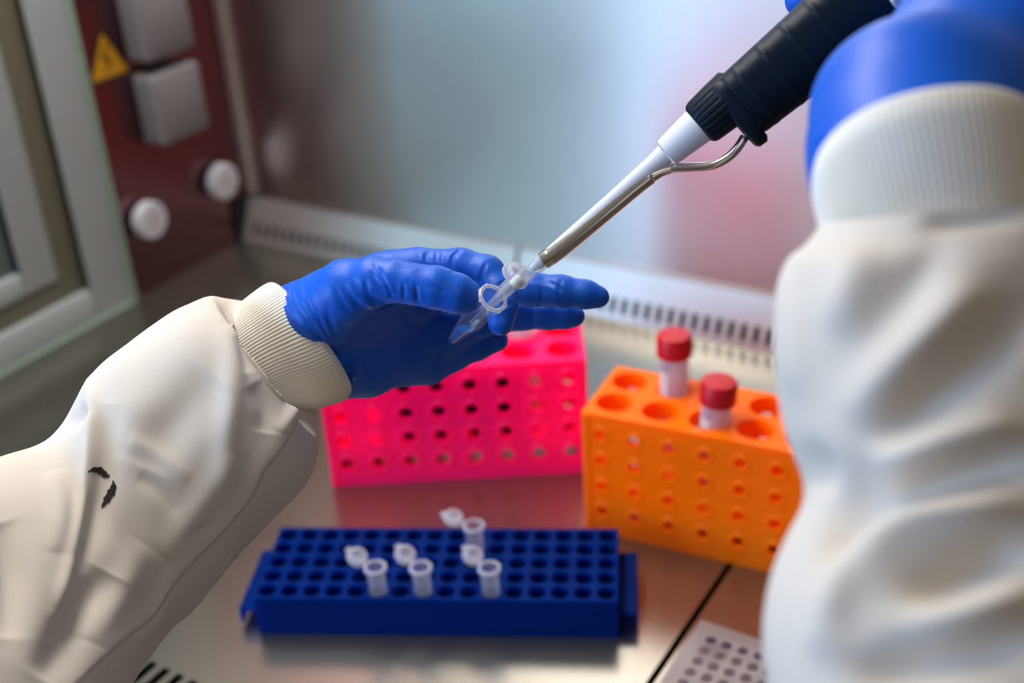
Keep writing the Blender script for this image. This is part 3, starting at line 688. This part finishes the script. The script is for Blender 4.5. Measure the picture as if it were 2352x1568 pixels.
stL = [wr(z4([(1130, 520), (1120, 590), (1075, 665), (1000, 765), (960, 845), (890, 935), (820, 1015), (720, 1115), (640, 1215), (560, 1325), (440, 1430), (300, 1565)]), 6, .0020, 'step'),
       wr(z4([(865, 200), (885, 330), (880, 500), (860, 650), (850, 850)]), 30, .0050, 'ridge'), wr(z4([(900, 250), (925, 330), (945, 390)]), 14, -.0030, 'ridge'),
       wr(z4([(345, 430), (345, 620), (330, 800), (290, 1000), (220, 1300)]), 16, .0060, 'ridge'), wr(z4([(410, 500), (400, 700), (380, 880), (300, 1150)]), 34, -.0045, 'ridge'),
       wr(z4([(230, 600), (290, 560), (335, 520)]), 16, -.0060, 'ridge'), wr(z4([(820, 400), (640, 600), (560, 760)]), 60, -.0055, 'ridge'),
       wr(z4([(960, 430), (1010, 520), (1000, 620)]), 26, -.0040, 'ridge'), wr(z4([(1120, 480), (1110, 540), (1060, 620)]), 16, .0035, 'ridge'),
       wr(z4([(800, 960), (760, 985), (720, 1000)]), 10, -.0022, 'ridge'), wr(z4([(900, 700), (760, 900), (620, 1100)]), 34, .0040, 'ridge'),
       wr(z4([(420, 1150), (300, 1330), (170, 1560)]), 44, -.0090, 'ridge'), wr(z4([(560, 1040), (430, 1250), (330, 1400)]), 40, .0045, 'ridge'),
       wr(z4([(0, 950), (40, 1150), (30, 1400)]), 40, -.0080, 'ridge'), wr(z4([(480, 640), (600, 700), (720, 800)]), 22, .0022, 'ridge'), wr(z4([(520, 780), (600, 830), (680, 930)]), 18, -.0022, 'ridge'),
       wr(z4([(200, 760), (230, 900), (210, 1080)]), 30, .0045, 'ridge'), wr(z4([(1010, 900), (930, 1050), (860, 1180)]), 22, -.0030, 'ridge'), wr(z4([(640, 1230), (590, 1330), (520, 1420)]), 16, .0030, 'ridge')]
slL, VL, QL = cloth('sleeve', secL, MT['coat'], 330, 300, None, [(p, w, h*(.62 if pr != 'step' else 1), pr) for p, w, h, pr in stL], .0009, .92, thick=.0007, lean=1.1, decay=.26)
tag(slL, 'left white twill coat sleeve with a stitched seam and two black marks')
secCL = [(455, 775, 590, 985, .572, .80), (484, 752, 620, 968, .572, .82), (512, 730, 650, 950, .573, .84), (540, 708, 685, 940, .574, .86), (575, 680, 722, 936, .574, .88), (596, 665, 758, 928, .575, .90), (612, 656, 790, 917, .576, .92), (622, 654, 801, 907, .577, .92), (630, 657, 805, 897, .578, .91), (633, 664, 800, 890, .578, .87), (625, 675, 785, 890, .577, .78)]
cf, _, _ = cloth('cuff', secCL, MT['cuff'], 60, 1160, None, (), 0, .95, 116, .0005, thick=.0006, lean=.16)
cf.parent = slL; tag(cf, 'cream ribbed knit cuff')
# black marks on the left sleeve, laid onto the cloth
zf = np.zeros(0)
xyL, dL = proj(VL); nL = normals_np(VL, QL); visL = (nL*(VL-CAMP)).sum(1) < 0
def on_sleeve(p):
    e = np.hypot(xyL[:, 0]-p[0], xyL[:, 1]-p[1])+(~visL)*1e4; ii = np.argsort(e)[:4]; w = 1/(e[ii]+.3); d = (dL[ii]*w).sum()/w.sum()
    return at(p[0], p[1], d-.0004)
def mark(pts, wid):
    pts = crom([(200+x/6.1, 1060+y/6.1) for x, y in pts], 14); bm = bmesh.new(); pr = None
    for i, p in enumerate(pts):
        tdir = pts[min(i+1, 13)]-pts[max(i-1, 0)]; n = np.array([-tdir[1], tdir[0]])/np.hypot(*tdir); w = wid*math.sin(math.pi*(i+.5)/14)**1.3*(1+.25*math.sin(i*2.3))
        cur = [bm.verts.new(on_sleeve(p+n*w)-PL), bm.verts.new(on_sleeve(p)-PL), bm.verts.new(on_sleeve(p-n*w)-PL)]
        if pr:
            bm.faces.new((pr[0], pr[1], cur[1], cur[0])); bm.faces.new((pr[1], pr[2], cur[2], cur[1]))
        pr = cur
    o = obj('ink_mark', bm, MT['stain'], slL); o['label'] = 'small black curved mark'
mark([(5, 150), (90, 115), (190, 130), (270, 195), (320, 190)], 8); mark([(362, 260), (372, 340), (330, 440), (255, 560), (200, 645)], 8.5)
# ---- right sleeve and cuff, close to the lens
secR = [(1900, 505, 2420, 440, .350, .9), (1860, 560, 2440, 520, .350, .92), (1815, 600, 2455, 590, .349, .92), (1797, 680, 2470, 680, .348, .92), (1788, 800, 2500, 800, .345, .90), (1795, 900, 2540, 930, .342, .88), (1815, 1000, 2580, 1060, .338, .88), (1850, 1090, 2600, 1180, .333, .88),
        (1852, 1160, 2620, 1280, .330, .88), (1815, 1230, 2640, 1380, .327, .88), (1778, 1320, 2660, 1480, .323, .88), (1762, 1420, 2680, 1590, .318, .88), (1768, 1520, 2700, 1720, .312, .88), (1790, 1640, 2720, 1860, .305, .88), (1820, 1800, 2750, 2050, .295, .88)]
def z6(pts): return [(1700+x/1.402, 450+y/1.402) for x, y in pts]
stR = [wr(z6([(480, 830), (400, 930), (330, 1060), (300, 1200)]), 40, -.008, 'ridge'), wr(z6([(930, 830), (760, 880), (600, 930), (470, 1000), (360, 1090)]), 34, -.014, 'ridge'),
       wr(z6([(930, 720), (700, 800), (520, 850), (400, 900)]), 50, .009, 'ridge'), wr(z6([(920, 400), (800, 480), (650, 600), (520, 720), (440, 800)]), 40, -.010, 'ridge'),
       wr(z6([(760, 280), (620, 430), (480, 600), (380, 740)]), 60, .008, 'ridge'), wr(z6([(400, 180), (350, 330), (330, 450)]), 50, .006, 'ridge'),
       wr(z6([(930, 60), (740, 70), (600, 90)]), 16, -.006, 'ridge'), wr(z6([(650, 140), (600, 230), (520, 380), (400, 480)]), 34, -.003, 'ridge'),
       wr(z6([(900, 980), (700, 1020), (520, 1060), (400, 1160), (300, 1400)]), 50, .009, 'ridge'), wr(z6([(930, 1120), (760, 1200), (560, 1300)]), 44, -.010, 'ridge'),
       wr(z6([(350, 1180), (300, 1330), (250, 1480)]), 22, .006, 'ridge'), wr(z6([(390, 1190), (370, 1300), (330, 1420)]), 18, -.005, 'ridge'),
       wr(z6([(930, 1230), (750, 1350), (560, 1400)]), 44, .008, 'ridge'), wr(z6([(930, 1440), (700, 1470), (500, 1520), (380, 1568)]), 44, -.010, 'ridge'),
       wr(z6([(880, 710), (920, 730)]), 18, -.006, 'ridge'), wr(z6([(230, 820), (260, 880), (240, 960)]), 26, -.005, 'ridge'), wr(z6([(150, 250), (170, 480), (190, 640)]), 30, .003, 'ridge')]
slR, VR, QR = cloth('sleeve', secR, MT['coat'], 220, 260, None, stR, .0004, .95, thick=.0007, smooth=40)
tag(slR, 'right white twill coat sleeve, close and blurred, with deep folds')
secCR = [(1935, 700, 2405, 690, .350, .86), (1925, 610, 2405, 590, .351, .86), (1890, 500, 2400, 460, .352, .88), (1872, 430, 2392, 400, .353, .90), (1870, 395, 2388, 365, .354, .90), (1876, 368, 2380, 338, .355, .9), (1890, 356, 2368, 328, .356, .88), (1905, 362, 2350, 336, .357, .84)]
cr, _, _ = cloth('cuff', secCR, MT['cuff'], 50, 1000, None, (), 0, .95, 100, .00022, thick=.0006, lean=.62); cr.parent = slR; tag(cr, 'cream ribbed knit cuff')

# ============================================================ PIPETTE, TIP, HELD TUBE
dep = lambda x: 1/(1/.528+(x-1131)*(.105/559))
def ax(x, off=0): return Vector(at(x, 680-.862*(x-1150)+off, dep(x)))
rim = Vector(at(1131, 686, .527)); tubedir = (rim-Vector(at(1040, 781, .5545))).normalized()
lidp = Vector(at(1183, 634, .531))
mt_ = frame_z(rim, tubedir, lidp-rim)
held = microtube('microtube', mt_, 'open clear microtube with blue liquid held between the gloved fingers', None, 1.0, MT['milky'], None, 0, -12)
def inside(zs): return [(0, zs[0])]
inv = mt_.to_3x3().inverted(); upl = (inv @ Vector((0, 0, 1)))
rin = lambda z: float(np.interp(z, [-.0378, -.0374, -.0362, -.0205, -.0195], [0, .0009, .0017, .0042, .0046]))*.975
bm = bmesh.new(); nl = 40; prev = None; tops = []
for k in range(nl):        # level surface: where the tube wall meets the horizontal plane
    a = 2*math.pi*k/nl; z = -.0262
    for _ in range(30): z = .5*z+  .5*(-.0262-(upl.x*math.cos(a)+upl.y*math.sin(a))*rin(z)/max(upl.z, .35))
    tops.append(max(z, -.0365))
cols = [[bm.verts.new((rin(z)*math.cos(2*math.pi*k/nl), rin(z)*math.sin(2*math.pi*k/nl), z)) for z in np.linspace(-.0374, tops[k], 12)] for k in range(nl)]
for k in range(nl):
    c0, c1 = cols[k], cols[(k+1) % nl]
    for j in range(11): bm.faces.new((c0[j], c1[j], c1[j+1], c0[j+1]))
bm.faces.new([c[-1] for c in cols]); bm.faces.new([c[0] for c in cols[::-1]])
obj('blue_liquid', bm, MT['liquid'], held)
# pipette
pip = empty('pipette', ax(1690)); tag(pip, 'dark navy handheld pipette with white shaft and steel ejector arm, in the right hand', 'pipette')
PI_ = Vector(pip.location)
adir = (ax(1900)-ax(1200)).normalized(); camdir = (Vector(CAMP)-ax(1500)).normalized()
down = Vector(R[1])
FZ = lambda x: frame_z(ax(x)-PI_, adir, camdir)
Lx = lambda x0, x1: (ax(x1)-ax(x0)).length
pxm = lambda x, px: px/F*dep(x)     # picture width to metres at that place
# white nozzle
bm = bmesh.new(); pr = []
for x, w in ((1222, 15), (1236, 25), (1262, 29), (1300, 31), (1400, 35), (1500, 43), (1528, 50)): pr.append((pxm(x, w)/2, Lx(1222, x)))
lathe(bm, [(0, 0)]+pr+[(0, pr[-1][1])], 40, FZ(1222)); obj('shaft', bm, MT['wpl'], pip)
bm = bmesh.new(); pr = []
for x, w in ((1529, 54), (1532, 66), (1538, 71), (1590, 84), (1640, 96)): pr.append((pxm(x, w)/2, Lx(1530, x)))
lathe(bm, [(0, 0)]+pr+[(0, pr[-1][1])], 48, FZ(1530)); obj('barrel_cone', bm, MT['wpl'], pip)
# ribbed collar
bm = bmesh.new(); n = 96; rings = []
for x, w in ((1604, 90), (1608, 104), (1616, 112), (1650, 120), (1690, 126), (1700, 100)):
    r = pxm(x, w)/2; z = Lx(1602, x); ang = [2*math.pi*k/n for k in range(n)]
    rings.append([FZ(1602) @ Vector((r*(1-.035*(k % 4 < 1))*math.cos(a), r*(1-.035*(k % 4 < 1))*math.sin(a), z)) for k, a in enumerate(ang)])
vr = [[bm.verts.new(p) for p in rr] for rr in rings]
for a, b in zip(vr, vr[1:]):
    for i in range(n): bm.faces.new((a[i], a[(i+1) % n], b[(i+1) % n], b[i]))
bm.faces.new(vr[0]); bm.faces.new(vr[-1]); obj('ribbed_collar', bm, MT['navy'], pip, True, 25)
# grip body: rounded block, a little deeper on the underside, with raised arcs
def grip(bm, secs_, n=72):
    rings = []
    for x, up_, dn_, dp in secs_:
        z = Lx(1645, x); ring_v = []
        fx = FZ(1645); yax = fx.to_3x3() @ Vector((0, 1, 0)); sgn = 1 if yax.dot(down) > 0 else -1
        for k in range(n):
            a = 2*math.pi*k/n; c, s = math.cos(a), math.sin(a); c = math.copysign(abs(c)**.82, c); s = math.copysign(abs(s)**.82, s)
            rr = pxm(x, dn_ if s*sgn > 0 else up_); ring_v.append(bm.verts.new(fx @ Vector((pxm(x, dp)*c, rr*s, z))))
        rings.append(ring_v)
    for a, b in zip(rings, rings[1:]):
        for i in range(n): bm.faces.new((a[i], a[(i+1) % n], b[(i+1) % n], b[i]))
    bm.faces.new(rings[0]); bm.faces.new(rings[-1])
bm = bmesh.new()
gs = [(1655, 46, 104, 50), (1657, 52, 122, 56), (1662, 55, 129, 60), (1678, 56, 131, 62), (1684, 54, 122, 62)]
x = 1690
def base(x): 
    t = (x-1690)/400; return (53+18*t, 112+34*t, 74+26*t)
gs2 = [(1684,)+tuple(v*.98 for v in base(1684))]
arcs = [1712, 1768, 1822, 1880, 1940, 2000, 2060, 2120]
while x < 2420:
    b_ = base(x); bump = sum(math.exp(-((x-a)/5.0)**2) for a in arcs)
    gs2.append((x, b_[0]*(1+.005*bump), b_[1]*(1+.010*bump), b_[2]*(1+.045*bump))); x += 3
gs2.append((2424,)+tuple(v*.9 for v in base(2424)))
grip(bm, gs2); obj('grip', bm, MT['navy'], pip, True, 50)
bm = bmesh.new(); grip(bm, gs); obj('grip_lip', bm, MT['navy'], pip, True, 40)
# plunger and label window at the far end of the grip
bm = bmesh.new(); lathe(bm, [(0, 0), (.009, 0), (.009, .012), (.0045, .013), (.0045, .030), (.008, .031), (.0085, .038), (0, .0385)], 32, frame_z(ax(2424)-PI_, adir, camdir)); obj('plunger', bm, MT['wpl'], pip)
fx = frame_z(ax(2005)-PI_, adir, camdir); sg = 1 if (fx.to_3x3() @ Vector((0, 1, 0))).dot(down) > 0 else -1
bm = bmesh.new(); box(bm, pxm(2005, 104), pxm(2005, 121), -pxm(2005, 22), pxm(2005, 22), -.004, .030, .0012, 3, fx @ Matrix.Rotation(sg*.80, 4, 'Z')); obj('volume_window', bm, MT['label'], pip)
# steel ejector arm: half-round channel under the shaft, running into a bent rod
FX = FZ(1256); r3 = FX.to_3x3(); xl = r3 @ Vector((1, 0, 0)); yl = r3 @ Vector((0, 1, 0))
if yl.dot(down) < 0: yl = -yl
path = []
for x, off, rw, half in ((1246, 3, 20, 2.6), (1256, 4, 20.5, 2.5), (1266, 6, 20.5, 2.0), (1300, 8, 20.5, 1.8), (1400, 11, 20, 1.75), (1450, 12, 20, 1.75), (1482, 15, 19, 1.75)):
    path.append((ax(x)-PI_+yl*pxm(x, off), pxm(x, rw), half))
rodpts = [(1516, 395, .5035), (1550, 386, .502), (1588, 384, .502), (1634, 380, .502), (1668, 364, .501), (1692, 342, .501), (1710, 315, .501)]
bm = bmesh.new(); n = 26; rings = []
tail = [(1502, 401, .5096, 15, 2.1), (1520, 393, .5090, 12.5, 2.6), (1540, 388, .5084, 11.2, 3.0)]
P_ = [p for p, _, _ in path]+[Vector(at(*q[:3]))-PI_ for q in tail]; Rr = [r for _, r, _ in path]+[pxm(1600, q[3]) for q in tail]; Hh = [h for _, _, h in path]+[q[4] for q in tail]
dat = crom([list(p)+[r, h] for p, r, h in zip(P_, Rr, Hh)], 90); side = (yl*.75+xl*.66).normalized()
for i in range(90):
    p = Vector(dat[i][:3]); r, h = dat[i][3], min(dat[i][4], 3.0); tn = (Vector(dat[min(i+1, 89)][:3])-Vector(dat[max(i-1, 0)][:3])).normalized()
    a = (side-tn*side.dot(tn)).normalized(); b = tn.cross(a)
    o_ = [p+(a*math.cos(t)+b*math.sin(t))*r for t in np.linspace(-h, h, n)]; i_ = [p+(a*math.cos(t)+b*math.sin(t))*(r-.0006) for t in np.linspace(h, -h, n)]
    rings.append([bm.verts.new(q) for q in o_+i_])
for a, b in zip(rings, rings[1:]):
    for i in range(2*n): bm.faces.new((a[i], a[(i+1) % (2*n)], b[(i+1) % (2*n)], b[i]))
bm.faces.new(rings[0]); bm.faces.new(rings[-1])
rp = [(1470, 425, .5105), (1500, 403, .5097), (1522, 392, .5090), (1550, 386, .508), (1588, 384, .506), (1634, 380, .5035), (1668, 364, .502), (1692, 342, .501), (1710, 315, .501)]; rp = crom([list(Vector(at(*q))-PI_) for q in rp], 60)
tube_path(bm, [Vector(q) for q in rp], [pxm(1600, 4+6.6*min(1, i/14)) for i in range(60)], 18)
obj('ejector_arm', bm, MT['chrome'], pip, True, 60)
# disposable tip with its filter
tp = empty('pipette_tip', ax(1240)); tag(tp, 'clear disposable tip on the end of the pipette, reaching into the held tube', 'pipette tip')
T0 = Vector(tp.location); bm = bmesh.new(); pr = []; x1_ = 1246
for x, w in ((1246, 39), (1238, 41), (1232, 41), (1229, 37), (1205, 34), (1178, 30), (1172, 28), (1150, 26), (1146, 22), (1120, 16), (1095, 9), (1078, 6)): pr.append((pxm(x, w)/2, -Lx(x, 1246) if x < 1246 else 0))
inn = [(max(r-.0006, .0004), z) for r, z in pr[::-1]]
lathe(bm, pr+inn, 36, frame_z(ax(1246)-T0, adir, camdir), True); obj('tip_body', bm, MT['tipclear'], tp)
bm = bmesh.new(); f_ = frame_z(ax(1188)-T0, adir, camdir); r = pxm(1188, 25)/2; h_ = Lx(1176, 1200)
lathe(bm, [(0, -h_*.5), (r*.75, -h_*.46), (r*.97, -h_*.3), (r, 0), (r*.97, h_*.3), (r*.8, h_*.46), (0, h_*.5)], 28, f_); obj('filter_plug', bm, MT['filter'], tp)

# ---- right hand wrapped around the grip
rh_palm = [[(2110, 400, .365, 27), (2110, 250, .375, 27), (2150, 200, .400, 19.5)], [(2010, 330, .372, 18), (2012, 250, .385, 16), (2100, 190, .405, 15)],
           [(2230, 300, .375, 24), (2280, 120, .395, 26), (2290, -40, .415, 24)], [(2205, 190, .392, 22), (2245, 0, .415, 21)], [(2120, 640, .355, 26), (2110, 400, .362, 26)]]
rh = [[(2180, 150, .43, 12), (2120, 50, .51, 9), (1990, 15, .53, 9.5), (1890, 2, .552, 9), (1846, -2, .553, 8.5)],
      [(2200, 30, .43, 12), (2150, -40, .50, 9.5), (2030, -75, .51, 9.5), (1960, -70, .545, 8.5), (1935, -60, .55, 7.5)],
      [(2250, -60, .43, 14), (2200, -120, .46, 10), (2110, -160, .51, 9.5), (2040, -150, .545, 8.5), (2010, -140, .55, 7.5)],
      [(2310, -120, .435, 14), (2290, -200, .46, 10), (2210, -250, .51, 9.5), (2130, -235, .54, 8.5), (2100, -225, .545, 7.5)],
      [(2330, 0, .41, 15), (2400, -130, .425, 11), (2440, -260, .44, 9.5), (2455, -330, .45, 8.5)]]
V, Q = hand(rh, rh_palm, [.008]*5, None, .0013)
V = sculpt(V, Q, [wr([(1890, 330), (1990, 300), (2100, 262), (2200, 240)], 14, .0008), wr([(1880, 340), (1900, 325), (1960, 310)], 8, .0012)], .03)
gr = person_part('glove', V, Q, MT['glove']); tag(gr, 'right glove wrapped around the pipette grip, blurred')
